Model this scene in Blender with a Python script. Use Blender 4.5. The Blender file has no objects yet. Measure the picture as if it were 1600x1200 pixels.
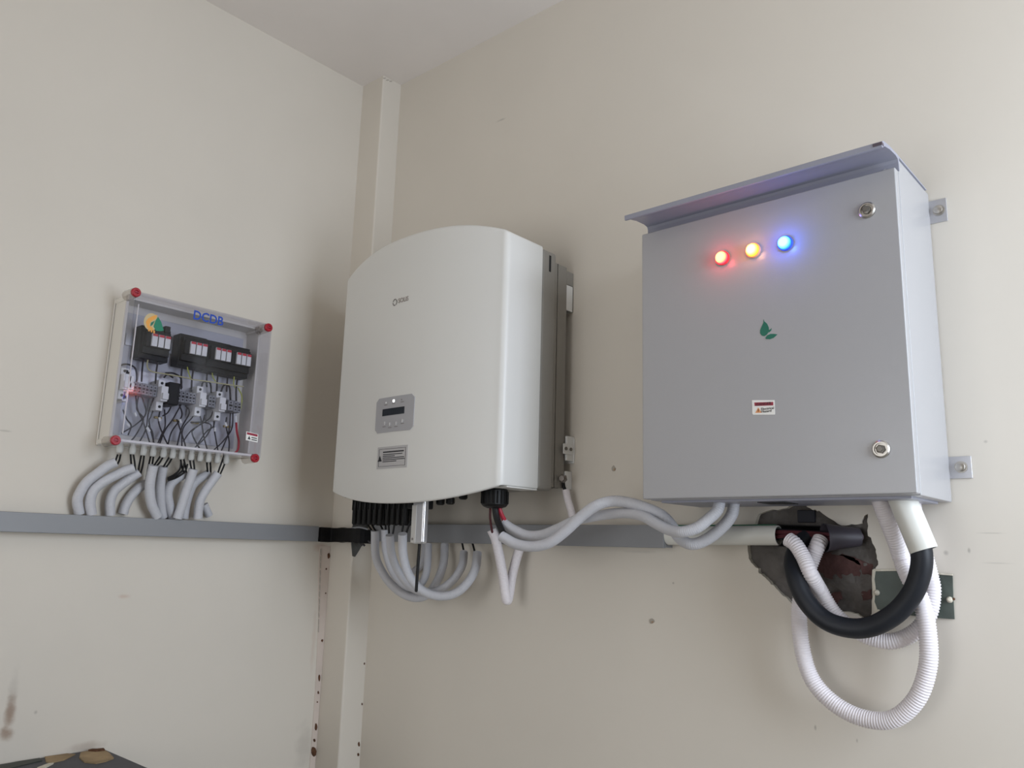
import bpy, bmesh, math, random
from mathutils import Vector, Matrix
from mathutils.geometry import tessellate_polygon
random.seed(7)
scene = bpy.context.scene
col = scene.collection

# ------------------------------------------------------------------ camera
FPX = 1278.357
YAW, PITCH, ROLL = 0.72689231, 0.19941773, 0.02909638
CAM = Vector((1.9616, -1.6, 1.45))
cy, sy, cp, sp = math.cos(YAW), math.sin(YAW), math.cos(PITCH), math.sin(PITCH)
FWD = Vector((-sy*cp, cy*cp, sp))
R0 = Vector((cy, sy, 0)); U0 = R0.cross(FWD)
RGT = R0*math.cos(ROLL) + U0*math.sin(ROLL)
UPV = -R0*math.sin(ROLL) + U0*math.cos(ROLL)
cam_d = bpy.data.cameras.new('camera')
cam_d.sensor_width = 36; cam_d.lens = 36*FPX/1600
cam_d.clip_start = 0.02
cam = bpy.data.objects.new('camera', cam_d); col.objects.link(cam)
M3 = Matrix((RGT, UPV, -FWD)).transposed()
cam.matrix_world = Matrix.Translation(CAM) @ M3.to_4x4()
scene.camera = cam

# ------------------------------------------------------------------ world, lights, exposure
world = bpy.data.worlds.new('sky'); scene.world = world
world.use_nodes = True
bg = world.node_tree.nodes['Background']
bg.inputs[0].default_value = (0.72, 0.83, 1.0, 1)
bg.inputs[1].default_value = 1.0

def area(name, loc, direction, sx, sz, power, rgb):
    L = bpy.data.lights.new(name, 'AREA'); L.shape = 'RECTANGLE'
    L.size = sx; L.size_y = sz; L.energy = power; L.color = rgb
    o = bpy.data.objects.new(name, L); col.objects.link(o)
    o.location = loc
    o.rotation_euler = Vector(direction).to_track_quat('-Z', 'Y').to_euler()
    return o
# daylight through the window of the right-hand side wall plus an added, unseen fill lamp behind the camera for the fronts
area('window_daylight', (2.84, -0.52, 1.8), (-1, 0, 0), 0.84, 1.4, 34, (0.80, 0.89, 1.0))
area('rear_fill_light', (0.9, -3.93, 1.35), (0, 1, 0), 1.5, 2.0, 20, (1.0, 0.96, 0.89))
scene.view_settings.view_transform = 'Standard'
scene.view_settings.look = 'None'
scene.view_settings.exposure = 0.0
scene.view_settings.gamma = 1.0
scene.view_settings.use_curve_mapping = False

# ------------------------------------------------------------------ placing helpers
def ray(px, py):
    return FWD + RGT*((px-800)/FPX) - UPV*((py-600)/FPX)
def on_y(px, py, y=0.0):
    d = ray(px, py); return CAM + d*((y-CAM.y)/d.y)
def on_x(px, py, x):
    d = ray(px, py); return CAM + d*((x-CAM.x)/d.x)
def on_z(px, py, z):
    d = ray(px, py); return CAM + d*((z-CAM.z)/d.z)
XL = -0.106        # left wall plane; the right wall is y = 0

# ------------------------------------------------------------------ materials
def lin(c):
    return tuple(((v/255)/12.92 if v/255 <= 0.04045 else ((v/255+0.055)/1.055)**2.4) for v in c) + (1,)
MATS = {}
def mat(name, rgb, rough=0.6, metal=0.0, bump=0.0, bscale=60, vary=0.0, vscale=6, spec=0.5, emit=None, estr=0):
    m = bpy.data.materials.new(name); m.use_nodes = True
    nt = m.node_tree; b = nt.nodes['Principled BSDF']
    b.inputs['Roughness'].default_value = rough
    b.inputs['Metallic'].default_value = metal
    b.inputs['Specular IOR Level'].default_value = spec
    b.inputs['Base Color'].default_value = lin(rgb)
    tc = nt.nodes.new('ShaderNodeTexCoord')
    if vary:
        n = nt.nodes.new('ShaderNodeTexNoise'); n.inputs['Scale'].default_value = vscale
        n.inputs['Detail'].default_value = 6
        nt.links.new(tc.outputs['Object'], n.inputs['Vector'])
        r = nt.nodes.new('ShaderNodeValToRGB')
        c = lin(rgb)
        r.color_ramp.elements[0].position = 0.3; r.color_ramp.elements[1].position = 0.7
        r.color_ramp.elements[0].color = tuple(max(0, v*(1-vary)) for v in c[:3]) + (1,)
        r.color_ramp.elements[1].color = tuple(min(1, v*(1+vary)) for v in c[:3]) + (1,)
        nt.links.new(n.outputs['Fac'], r.inputs['Fac'])
        nt.links.new(r.outputs['Color'], b.inputs['Base Color'])
    if bump:
        n2 = nt.nodes.new('ShaderNodeTexNoise'); n2.inputs['Scale'].default_value = bscale
        n2.inputs['Detail'].default_value = 5
        nt.links.new(tc.outputs['Object'], n2.inputs['Vector'])
        bp = nt.nodes.new('ShaderNodeBump'); bp.inputs['Strength'].default_value = bump
        bp.inputs['Distance'].default_value = 0.004
        nt.links.new(n2.outputs['Fac'], bp.inputs['Height'])
        nt.links.new(bp.outputs['Normal'], b.inputs['Normal'])
    if emit:
        b.inputs['Emission Color'].default_value = lin(emit)
        b.inputs['Emission Strength'].default_value = estr
    MATS[name] = m
    return m
wall_m = mat('cream wall paint', (213, 206, 195), 0.75, bump=0.10, bscale=9, vary=0.025, vscale=2.2, spec=0.25)
left_paint = mat('cream wall paint left', (213, 206, 195), 0.75, bump=0.10, bscale=9, vary=0.025, vscale=2.2, spec=0.25)
right_paint = mat('cream wall paint right', (213, 206, 195), 0.75, bump=0.10, bscale=9, vary=0.025, vscale=2.2, spec=0.25)
ceil_m = mat('ceiling paint', (224, 217, 211), 0.8, bump=0.08, bscale=14, vary=0.03, vscale=3, spec=0.2)
floor_m = mat('cement floor', (160, 155, 148), 0.8, bump=0.2, bscale=30, vary=0.1)
strip_m = mat('bare pinkish plaster', (206, 193, 183), 0.85, bump=0.2, bscale=40, vary=0.05, vscale=14, spec=0.2)
chip_m = mat('rusty brown chip', (92, 66, 50), 0.95, bump=0.5, bscale=200, vary=0.35, vscale=90, spec=0.1)
stain_m = mat('pale brown stain', (172, 150, 128), 0.9, vary=0.12, vscale=40, spec=0.1)
mark_m = mat('grey scuff', (172, 165, 155), 0.9, spec=0.1)
hole_m = mat('cement mortar', (98, 94, 91), 0.95, bump=1.0, bscale=70, vary=0.22, vscale=26, spec=0.15)
brick_m = mat('clay brick', (90, 66, 64), 0.95, bump=1.0, bscale=90, vary=0.25, vscale=30, spec=0.15)
edge_m = mat('broken plaster edge', (205, 198, 182), 0.9, bump=0.6, bscale=120, spec=0.15)
plate_m = mat('dark green plate', (74, 82, 76), 0.55, bump=0.25, bscale=60, vary=0.25, vscale=22, spec=0.5)
box_m = mat('white polycarbonate box', (216, 212, 204), 0.35, vary=0.01, spec=0.5)
plateg_m = mat('grey mounting plate', (190, 190, 196), 0.5)
black_m = mat('black plastic', (13, 13, 14), 0.5, spec=0.3)
blackr_m = mat('black rubber', (23, 26, 33), 0.5, spec=0.4, vary=0.1, vscale=30)
tape_m = mat('black tape', (9, 8, 9), 0.6, bump=0.4, bscale=40, spec=0.25)
wire_m = mat('dark wire', (44, 40, 44), 0.5)
redw_m = mat('red wire', (176, 40, 60), 0.45)
maroon_m = mat('maroon wire', (78, 26, 34), 0.5)
gy_m = mat('yellow green wire', (176, 182, 84), 0.5)
cream_w_m = mat('cream wire', (188, 182, 142), 0.5)
green_m = mat('green wire', (52, 112, 84), 0.5)
gland_m = mat('pale grey gland', (186, 186, 182), 0.5)
white_m = mat('white plastic', (226, 226, 224), 0.45)
grey_m = mat('grey plastic terminal', (136, 137, 142), 0.55)
dark_m = mat('dark recess', (28, 28, 30), 0.8)
inv_m = mat('inverter white enamel', (216, 215, 211), 0.38, spec=0.45)
invg_m = mat('inverter grey casting', (138, 134, 127), 0.5, bump=0.08, bscale=300)
cab_m = mat('pale grey powder coat', (164, 163, 165), 0.26, bump=0.05, bscale=500, spec=0.6)
cab2_m = mat('blue grey powder coat', (146, 147, 160), 0.35, bump=0.05, bscale=500, spec=0.5)
steel_m = mat('galvanised steel', (196, 196, 200), 0.35, metal=0.8, bump=0.05, bscale=90)
chrome_m = mat('chrome', (190, 186, 180), 0.32, metal=1.0)
silver_m = mat('silver aluminium', (205, 206, 210), 0.3, metal=0.85)
trunk_m = mat('grey trunking', (132, 133, 136), 0.45, vary=0.02, vscale=4)
pipe_m = mat('white rigid pipe', (214, 213, 206), 0.4, vary=0.02, vscale=8)
cond_m = mat('grey flexible conduit', (188, 188, 193), 0.5, spec=0.4)
condw_m = mat('white corrugated conduit', (226, 220, 223), 0.45, spec=0.4)
red_m = mat('red cap', (158, 14, 34), 0.35)
blue_t = mat('blue lettering', (14, 66, 168), 0.5)
orange_t = mat('orange print', (226, 158, 66), 0.5)
green_t = mat('green print', (14, 122, 92), 0.5)
green_d = mat('dark green print', (22, 104, 84), 0.5)
sticker_m = mat('white sticker', (232, 230, 226), 0.4)
stred_m = mat('maroon sticker band', (150, 40, 62), 0.4)
storg_m = mat('orange sticker triangle', (222, 150, 96), 0.4)
ink_m = mat('black ink', (34, 34, 38), 0.5)
inkg_m = mat('grey ink', (128, 124, 122), 0.5)
silverst_m = mat('silver label', (188, 186, 186), 0.45, metal=0.2)
panel_m = mat('grey display membrane', (166, 165, 168), 0.4)
lcd_m = mat('unlit screen', (44, 48, 54), 0.2)
led_m = mat('white lit indicator', (255, 255, 255), 0.4, emit=(255, 255, 255), estr=2.5)
brass_m = mat('brass terminal', (170, 150, 96), 0.4, metal=0.5)
cardb_m = mat('brown torn covering', (150, 128, 96), 0.9, bump=0.4, bscale=50, vary=0.3, vscale=18)
darkbox_m = mat('charcoal box top', (66, 66, 72), 0.6, bump=0.15, bscale=40, vary=0.15, vscale=8)

# streaky vertical tone on the plate of the wall is left to light; clear lid: transparent with a real glossy reflection
def clear_mat(name, tint, rough):
    m = bpy.data.materials.new(name); m.use_nodes = True
    nt = m.node_tree; nt.nodes.clear()
    o = nt.nodes.new('ShaderNodeOutputMaterial')
    t = nt.nodes.new('ShaderNodeBsdfTransparent'); t.inputs[0].default_value = tint
    g = nt.nodes.new('ShaderNodeBsdfGlossy'); g.inputs['Roughness'].default_value = rough
    g.inputs[0].default_value = (1, 1, 1, 1)
    f = nt.nodes.new('ShaderNodeFresnel'); f.inputs[0].default_value = 1.5
    mx = nt.nodes.new('ShaderNodeMixShader')
    ge = nt.nodes.new('ShaderNodeNewGeometry'); k = nt.nodes.new('ShaderNodeMath'); k.operation = 'SUBTRACT'; k.inputs[0].default_value = 1
    k2 = nt.nodes.new('ShaderNodeMath'); k2.operation = 'MULTIPLY'
    nt.links.new(ge.outputs['Backfacing'], k.inputs[1]); nt.links.new(k.outputs[0], k2.inputs[0]); nt.links.new(f.outputs[0], k2.inputs[1])
    nt.links.new(k2.outputs[0], mx.inputs[0]); nt.links.new(t.outputs[0], mx.inputs[1])
    nt.links.new(g.outputs[0], mx.inputs[2]); nt.links.new(mx.outputs[0], o.inputs[0])
    return m
clear_m = clear_mat('clear polycarbonate', (0.90, 0.90, 0.93, 1), 0.07)

def lamp_mat(name, core, rim, strength, radius):
    # radial lens: pale hot core, coloured rim, measured in the lens' own coordinates
    m = bpy.data.materials.new(name); m.use_nodes = True
    nt = m.node_tree; nt.nodes.clear()
    o = nt.nodes.new('ShaderNodeOutputMaterial'); e = nt.nodes.new('ShaderNodeEmission')
    tc = nt.nodes.new('ShaderNodeTexCoord'); mp = nt.nodes.new('ShaderNodeVectorMath'); mp.operation = 'MULTIPLY'
    mp.inputs[1].default_value = (1, 0, 1)
    ln = nt.nodes.new('ShaderNodeVectorMath'); ln.operation = 'LENGTH'
    dv = nt.nodes.new('ShaderNodeMath'); dv.operation = 'DIVIDE'; dv.inputs[1].default_value = radius
    r = nt.nodes.new('ShaderNodeValToRGB')
    r.color_ramp.elements[0].position = 0.55; r.color_ramp.elements[0].color = core + (1,)
    r.color_ramp.elements[1].position = 0.95; r.color_ramp.elements[1].color = rim + (1,)
    nt.links.new(tc.outputs['Object'], mp.inputs[0]); nt.links.new(mp.outputs[0], ln.inputs[0])
    nt.links.new(ln.outputs['Value'], dv.inputs[0]); nt.links.new(dv.outputs[0], r.inputs['Fac'])
    nt.links.new(r.outputs['Color'], e.inputs[0]); e.inputs[1].default_value = strength
    nt.links.new(e.outputs[0], o.inputs[0])
    return m

# ------------------------------------------------------------------ mesh helpers
class MB:
    def __init__(s): s.v = []; s.f = []
    def add(s, vs, fs):
        n = len(s.v); s.v += [Vector(p) for p in vs]; s.f += [tuple(i+n for i in f) for f in fs]; return s
    def box(s, x0, x1, y0, y1, z0, z1):
        x0, x1 = sorted((x0, x1)); y0, y1 = sorted((y0, y1)); z0, z1 = sorted((z0, z1))
        return s.add([(x0,y0,z0),(x1,y0,z0),(x1,y1,z0),(x0,y1,z0),(x0,y0,z1),(x1,y0,z1),(x1,y1,z1),(x0,y1,z1)],
                     [(3,2,1,0),(4,5,6,7),(0,1,5,4),(1,2,6,5),(2,3,7,6),(3,0,4,7)])
    def lathe(s, c, axis, prof, seg=20):
        # prof: list of (distance along the axis, radius)
        a = Vector(axis).normalized(); t = a.orthogonal().normalized(); b = a.cross(t)
        c = Vector(c); vs = []; fs = []
        for h, r in prof:
            for k in range(seg):
                q = 2*math.pi*k/seg
                vs.append(c + a*h + (t*math.cos(q) + b*math.sin(q))*r)
        for i in range(len(prof)-1):
            for k in range(seg):
                k2 = (k+1) % seg
                fs.append((i*seg+k, i*seg+k2, (i+1)*seg+k2, (i+1)*seg+k))
        fs.append(tuple(range(seg))[::-1]); fs.append(tuple((len(prof)-1)*seg+k for k in range(seg)))
        return s.add(vs, fs)
    def cyl(s, c, axis, r, h, seg=16): return s.lathe(c, axis, [(0, r), (h, r)], seg)
    def tube(s, pts, r, seg=10, cap=True, rr=None):
        # rr: radius of each point (list)
        n = len(pts); vs = []; fs = []
        tang = [(pts[min(i+1, n-1)] - pts[max(i-1, 0)]).normalized() for i in range(n)]
        nrm = tang[0].orthogonal().normalized()
        for i in range(n):
            nrm = (nrm - tang[i]*nrm.dot(tang[i])).normalized(); bn = tang[i].cross(nrm)
            ra = rr[i] if rr else r
            for k in range(seg):
                q = 2*math.pi*k/seg
                vs.append(pts[i] + (nrm*math.cos(q) + bn*math.sin(q))*ra)
        for i in range(n-1):
            for k in range(seg):
                k2 = (k+1) % seg
                fs.append((i*seg+k, i*seg+k2, (i+1)*seg+k2, (i+1)*seg+k))
        if cap:
            fs.append(tuple(range(seg))[::-1]); fs.append(tuple((n-1)*seg+k for k in range(seg)))
        return s.add(vs, fs)
    def prism(s, poly, off):
        # poly: 3D outline; off: extrusion vector
        n = len(poly); off = Vector(off)
        return s.add([Vector(p) for p in poly] + [Vector(p)+off for p in poly],
                     [tuple(range(n)), tuple(range(2*n-1, n-1, -1))] + [(i, i+n, (i+1) % n + n, (i+1) % n) for i in range(n)])
    def build(s, name, m, parent=None, bevel=0, smooth=True, base=None, angle=35, seg=2):
        me = bpy.data.meshes.new(name)
        o = bpy.data.objects.new(name, me); col.objects.link(o)
        org = Vector((0, 0, 0))
        if parent is not None:
            o.parent = parent
            q = parent
            while q is not None: org += q.location; q = q.parent
        lo = Vector(base) - org if base is not None else Vector((0, 0, 0))
        o.location = lo
        me.from_pydata([p - org - lo for p in s.v], [], s.f)
        bm = bmesh.new(); bm.from_mesh(me); bmesh.ops.recalc_face_normals(bm, faces=bm.faces); bm.to_mesh(me); bm.free()
        me.materials.append(m)
        if smooth:
            for p in me.polygons: p.use_smooth = True
            me.set_sharp_from_angle(angle=math.radians(angle))
        if bevel:
            b = o.modifiers.new('bevel', 'BEVEL'); b.width = bevel; b.segments = seg; b.limit_method = 'ANGLE'
            b.angle_limit = math.radians(40); b.harden_normals = True
        return o
def empty(name, loc, label, cat, group=None):
    o = bpy.data.objects.new(name, None); col.objects.link(o); o.location = loc
    o.empty_display_size = 0.05
    return tag(o, label, cat, group)
def tag(o, label, cat=None, group=None):
    o['label'] = label
    if cat: o['category'] = cat
    if group: o['group'] = group
    return o
def struct(o):
    o['kind'] = 'structure'; return o

def smooth_path(pts, step=0.004):
    P = [pts[0]*2 - pts[1]] + list(pts) + [pts[-1]*2 - pts[-2]]
    out = []
    for i in range(1, len(P)-2):
        a, b, c, d = P[i-1:i+3]
        n = max(2, int((c-b).length/step*2))
        for k in range(n):
            t = k/n
            out.append(0.5*((2*b) + (c-a)*t + (2*a-5*b+4*c-d)*t*t + (3*b-a-3*c+d)*t**3))
    out.append(P[-2].copy())
    # even resampling
    res = [out[0]]; acc = 0
    for i in range(1, len(out)):
        seg = (out[i]-out[i-1]).length
        while acc + seg >= step and seg > 1e-9:
            t = (step-acc)/seg
            q = out[i-1].lerp(out[i], t); res.append(q); out[i-1] = q; seg = (out[i]-q).length; acc = 0
        acc += seg
    if (res[-1]-out[-1]).length > step*0.3: res.append(out[-1])
    return res
def ribbed(mb, pts, r, pitch, amp, seg=14, rfun=None):
    st = pitch/4
    path = smooth_path(pts, st)
    pat = (0, 0, -amp, -amp)
    rr = [r + pat[i % 4] for i in range(len(path))]
    return mb.tube(path, r, seg, True, rr)

def flat_text(name, body, size, loc, rot, m, parent, thick=0.0004, sx=1.0, spacing=1.0, bold=0.0):
    cu = bpy.data.curves.new(name, 'FONT'); cu.body = body; cu.size = size; cu.extrude = thick; cu.offset = bold
    cu.align_x = 'CENTER'; cu.align_y = 'CENTER'; cu.resolution_u = 3; cu.space_character = spacing
    t = bpy.data.objects.new(name, cu); col.objects.link(t)
    dg = bpy.context.evaluated_depsgraph_get(); dg.update()
    me = bpy.data.meshes.new_from_object(t.evaluated_get(dg))
    bpy.data.objects.remove(t); bpy.data.curves.remove(cu)
    o = bpy.data.objects.new(name, me); col.objects.link(o); me.materials.clear(); me.materials.append(m)
    o.parent = parent
    org = Vector((0, 0, 0)); q = parent
    while q is not None: org += q.location; q = q.parent
    o.location = Vector(loc) - org; o.rotation_euler = rot; o.scale = (sx, 1, 1)
    return o
ROT_Y = (math.pi/2, 0, 0)                 # print facing -y (right wall)
ROT_X = (math.pi/2, 0, math.pi/2)         # print facing +x (left wall)

# ------------------------------------------------------------------ room shell
ZC = 2.968; XR = 2.88; YB = -4.0
w = MB().box(XL-0.12, XL, YB, 0.12, 0, ZC)
wall_left = struct(w.build('wall_left', left_paint, smooth=False))
# right wall with the broken-out hole
hole_px = [(1168,853),(1170,873),(1177,882),(1185,888),(1186,896),(1195,902),(1203,910),(1211,917),(1218,925),
           (1228,933),(1236,942),(1248,945),(1262,952),(1280,958),(1297,952),(1308,954),(1330,957),(1342,962),(1352,969),(1362,959),
           (1364,930),(1363,891),(1368,889),(1372,883),(1370,868),(1366,853),(1361,840),(1356,836),(1355,815),(1356,803),(1350,806),(1346,818),
           (1330,819),(1315,821),(1300,812),(1280,798),(1270,797),(1258,788),(1244,789),(1222,795),(1200,798),(1186,803),(1180,817),(1176,824),(1171,838)]
def jitter(poly, n=3, a=0.0016):
    out = []
    for i in range(len(poly)):
        p, q = poly[i], poly[(i+1) % len(poly)]
        for k in range(n):
            t = k/n; c = p.lerp(q, t)
            if k: c = c + Vector((random.uniform(-a, a), 0, random.uniform(-a, a)))
            out.append(c)
    return out
hole = jitter([on_y(x, y, 0) for x, y in hole_px])
outer = [Vector((XL, 0, 0)), Vector((XR, 0, 0)), Vector((XR, 0, ZC)), Vector((XL, 0, ZC))]
tri = tessellate_polygon([outer, hole])
nh = len(hole); DR = Vector((0, 0.0142, 0))
floor_tri = [tuple(i+4+nh for i in t) for t in tessellate_polygon([hole])]
w = MB(); w.add(outer + hole + [p + DR for p in hole] + [p + Vector((0, 0.12, 0)) for p in outer],
      [tuple(t) for t in tri] + floor_tri + [(4+i, 4+(i+1) % nh, 4+nh+(i+1) % nh, 4+nh+i) for i in range(nh)]
      + [(4+2*nh+3, 4+2*nh+2, 4+2*nh+1, 4+2*nh)] + [(i, (i+1) % 4, 4+2*nh+(i+1) % 4, 4+2*nh+i) for i in range(4)])
wall_right = struct(w.build('wall_right', right_paint, smooth=False))
ins = [p + Vector((0, 0.0002, 0)) + (Vector((sum(q.x for q in hole)/nh, 0, sum(q.z for q in hole)/nh)) - p)*0.004 for p in hole]
w = MB(); w.add(ins + [p + Vector((0, 0.0138, 0)) for p in ins], [(i, (i+1) % nh, (i+1) % nh + nh, i+nh) for i in range(nh)])
w.build('plaster_edge', edge_m, wall_right, smooth=False)
# rough mortar floor of the hole: a grid with relief
from mathutils import noise
w = MB(); gx0, gx1, gz0, gz1 = 1.18, 1.48, 1.32, 1.56; N = 90
vs = []; fs = []
for j in range(N+1):
    for i in range(N+1):
        x = gx0+(gx1-gx0)*i/N; z = gz0+(gz1-gz0)*j/N
        d = 0.010 + 0.006*noise.noise(Vector((x*28, z*28, 3))) + 0.0025*noise.noise(Vector((x*110, z*110, 7)))
        vs.append((x, min(0.0135, max(0.003, d)), z))
for j in range(N):
    for i in range(N):
        a = j*(N+1)+i; fs.append((a, a+1, a+N+2, a+N+1))
w.add(vs, fs); mo = w.build('mortar_bed', hole_m, wall_right)
w.v = [];
def px_poly(pts, y): return [on_y(a, b, y) for a, b in pts]
for pts in ([(1277,866),(1300,862),(1335,870),(1345,884),(1343,901),(1318,907),(1292,903),(1278,892)],
            [(1304,864),(1352,878),(1366,882),(1362,900),(1347,897),(1346,884),(1322,872)],
            [(1296,928),(1312,924),(1316,936),(1303,944),(1294,938)],
            [(1346,925),(1361,922),(1361,936),(1348,938)]):
    q = jitter(px_poly(pts, 0.0078), 4, 0.0022)
    MB().prism(q, (0, 0.006, 0)).build('brick', brick_m, wall_right, smooth=False)

def panel_with_opening(axis, c, a0, a1, z0, z1, h0, h1, hz0, hz1, th):
    m = MB()
    def bx(p0, p1, q0, q1):
        if axis == 'x': m.box(c, c+th, p0, p1, q0, q1)
        else: m.box(p0, p1, c, c+th, q0, q1)
    bx(a0, h0, z0, z1); bx(h1, a1, z0, z1); bx(h0, h1, hz1, z1)
    if hz0 > z0: bx(h0, h1, z0, hz0)
    return m
struct(panel_with_opening('x', XR, YB, 0.12, 0, ZC, -0.96, -0.08, 1.08, 2.52, 0.12).build('wall_side', wall_m, smooth=False))
struct(panel_with_opening('y', YB-0.12, XL-0.12, XR+0.12, 0, ZC, 0.1, 1.7, 0, 2.4, 0.12).build('wall_rear', wall_m, smooth=False))
struct(MB().box(XL-0.12, XR+0.12, YB-0.12, 0.12, -0.1, 0).build('floor', floor_m, smooth=False))
struct(MB().box(XL-0.12, XR+0.12, YB-0.12, 0.12, ZC, ZC+0.1).build('ceiling', ceil_m, smooth=False))
m = MB()
for a in (-0.96, -0.54, -0.12): m.box(XR+0.03, XR+0.07, a, a+0.04, 1.08, 2.52)
m.box(XR+0.03, XR+0.07, -0.96, -0.08, 1.08, 1.12); m.box(XR+0.03, XR+0.07, -0.96, -0.08, 2.48, 2.52)
win = struct(m.build('window_1', cab_m, bevel=0.003))
# boxed-in pillar in the corner
w = MB(); w.box(XL-0.02, 0.0, -0.075, 0.03, -0.02, ZC+0.02)
pillar = struct(w.build('trim_1', wall_m, bevel=0.006, smooth=False))
# plaster strip down the corner and paint chips along it
z0, z1 = 0.0, on_x(515, 853, XL).z
w = MB()
lefts = [(499,853),(497,900),(497,960),(495,1020),(492,1080),(487,1150),(482,1215)]
poly = [on_x(x, y, XL) for x, y in lefts]
rights = [Vector((XL, -0.0755, p.z)) for p in poly]
for i in range(len(poly)-1):
    a, b, c, d = poly[i], rights[i], rights[i+1], poly[i+1]
    w.prism([a, b, c, d], (0.0018, 0, 0))
w.build('plaster_strip', strip_m, wall_left, smooth=False)

def chip(px, py, wpx, hpx, plane, m, parent, name='paint_chip', th=0.0012, n=9, rot=0.0):
    pts = []
    for k in range(n):
        q = 2*math.pi*k/n; r = random.uniform(0.7, 1.1)
        dx, dy = math.cos(q)*wpx/2*r, math.sin(q)*hpx/2*r
        dx, dy = dx*math.cos(rot)-dy*math.sin(rot), dx*math.sin(rot)+dy*math.cos(rot)
        if plane[0] == 'x': pts.append(on_x(px+dx, py+dy, plane[1]+th))
        else: pts.append(on_y(px+dx, py+dy, plane[1]-th))
    off = (-th, 0, 0) if plane[0] == 'x' else (0, th, 0)
    return MB().prism(pts, off).build(name, m, parent, smooth=False)
LW = ('x', XL); LS = ('x', XL+0.0018); RW = ('y', 0.0); PX = ('x', 0.0)
for px, py, a, b in ((514,868,4,11),(510,889,2,4),(509,927,2,3),(503.5,1001,3,5),(499,1059,4,13),(497.5,1082,3,6),(496,1097,2,3),
                     (494,1136,4,12),(491.5,1157,4,7),(490,1174,9,18)):
    chip(px, py, a, b, LS, chip_m, wall_left)
for py0 in range(862, 985, 11):
    chip(501.5-(py0-862)*0.03, py0, 1.6, 12, LS, mark_m, wall_left, 'hairline_crack')
for px, py, a, b in ((571,1037,2,4),(567.5,1100,2,4),(562.5,1163,4,8),(561.5,1179,3,6)):
    chip(px-1.5, py, a, b, PX, chip_m, pillar)
for px, py, a, b, m_ in ((958,732,7,10,mark_m),(1018,971,9,9,mark_m)):
    chip(px, py, a, b, RW, m_, wall_right)
chip(959.5, 733.5, 3, 4, ('y', -0.0013), stain_m, wall_right)
chip(1019, 972, 4, 4, ('y', -0.0013), stain_m, wall_right)
for px, py in ((601,119),(606,122),(611,124)):
    chip(px, py+3, 5, 2, PX, mark_m, pillar)
# bare cement on the pillar's side behind the trunking gap
q = [on_x(a, b, 0.0045) for a, b in ((562,789),(556,806),(551,826),(550,850),(552,869),(555,870),(562,859),(566,851),(575,826),(576,800),(573,788)) ]
MB().prism(jitter(q, 2, 0.0), (-0.0045, 0, 0)).build('cement_patch', mat('dark cement', (84, 84, 82), 0.9, bump=0.6, bscale=90, vary=0.15, vscale=40), pillar, smooth=False)

def soften(m, spots):
    # stains of their own shape in the paint: (centre, radii, colour, strength), noise-broken soft ellipses
    nt = m.node_tree; b = nt.nodes['Principled BSDF']
    src = b.inputs['Base Color'].links[0].from_socket
    tc = nt.nodes.new('ShaderNodeTexCoord'); nz = nt.nodes.new('ShaderNodeTexNoise'); nz.inputs['Scale'].default_value = 45
    nz.inputs['Detail'].default_value = 4
    nt.links.new(tc.outputs['Object'], nz.inputs['Vector'])
    for c, rad, rgb, st in spots:
        a = nt.nodes.new('ShaderNodeVectorMath'); a.operation = 'SUBTRACT'; a.inputs[1].default_value = c
        d = nt.nodes.new('ShaderNodeVectorMath'); d.operation = 'DIVIDE'; d.inputs[1].default_value = rad
        l = nt.nodes.new('ShaderNodeVectorMath'); l.operation = 'LENGTH'
        ad = nt.nodes.new('ShaderNodeMath'); ad.operation = 'MULTIPLY_ADD'; ad.inputs[1].default_value = 1.1; 
        mr = nt.nodes.new('ShaderNodeMapRange'); mr.interpolation_type = 'SMOOTHSTEP'
        mr.inputs['From Min'].default_value = 1.7; mr.inputs['From Max'].default_value = 0.7
        mr.inputs['To Min'].default_value = 0; mr.inputs['To Max'].default_value = st
        mx = nt.nodes.new('ShaderNodeMix'); mx.data_type = 'RGBA'; mx.inputs['B'].default_value = lin(rgb)
        nt.links.new(tc.outputs['Object'], a.inputs[0]); nt.links.new(a.outputs[0], d.inputs[0]); nt.links.new(d.outputs[0], l.inputs[0])
        nt.links.new(nz.outputs['Fac'], ad.inputs[0]); nt.links.new(l.outputs['Value'], ad.inputs[2])
        nt.links.new(ad.outputs[0], mr.inputs['Value']); nt.links.new(mr.outputs[0], mx.inputs['Factor'])
        nt.links.new(src, mx.inputs['A']); src = mx.outputs['Result']
    nt.links.new(src, b.inputs['Base Color'])
def sx(px, py, rp, rq): 
    c = on_x(px, py, XL); return (tuple(c), (1.0, (on_x(px+rp, py, XL)-c).length, (on_x(px, py+rq, XL)-c).length))
def sy_(px, py, rp, rq):
    c = on_y(px, py, 0); return (tuple(c), ((on_y(px+rp, py, 0)-c).length, 1.0, (on_y(px, py+rq, 0)-c).length))
brn, gry, pnk = (150, 126, 108), (160, 154, 146), (196, 172, 158)
soften(left_paint, [(*sx(16,1113,11,32), brn, .85), (*sx(9,1147,12,13), brn, .75), (*sx(20,1085,10,50), gry, .25), (*sx(56,1113,4,4), gry, .6),
    (*sx(195,932,12,4), pnk, .6), (*sx(6,673,14,2), gry, .4), (*sx(135,1166,30,9), brn, .35), (*sx(475,1165,16,40), gry, .3),
    (*sx(500,855,14,8), pnk, .7), (*sx(490,1000,4,60), pnk, .3)])
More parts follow.
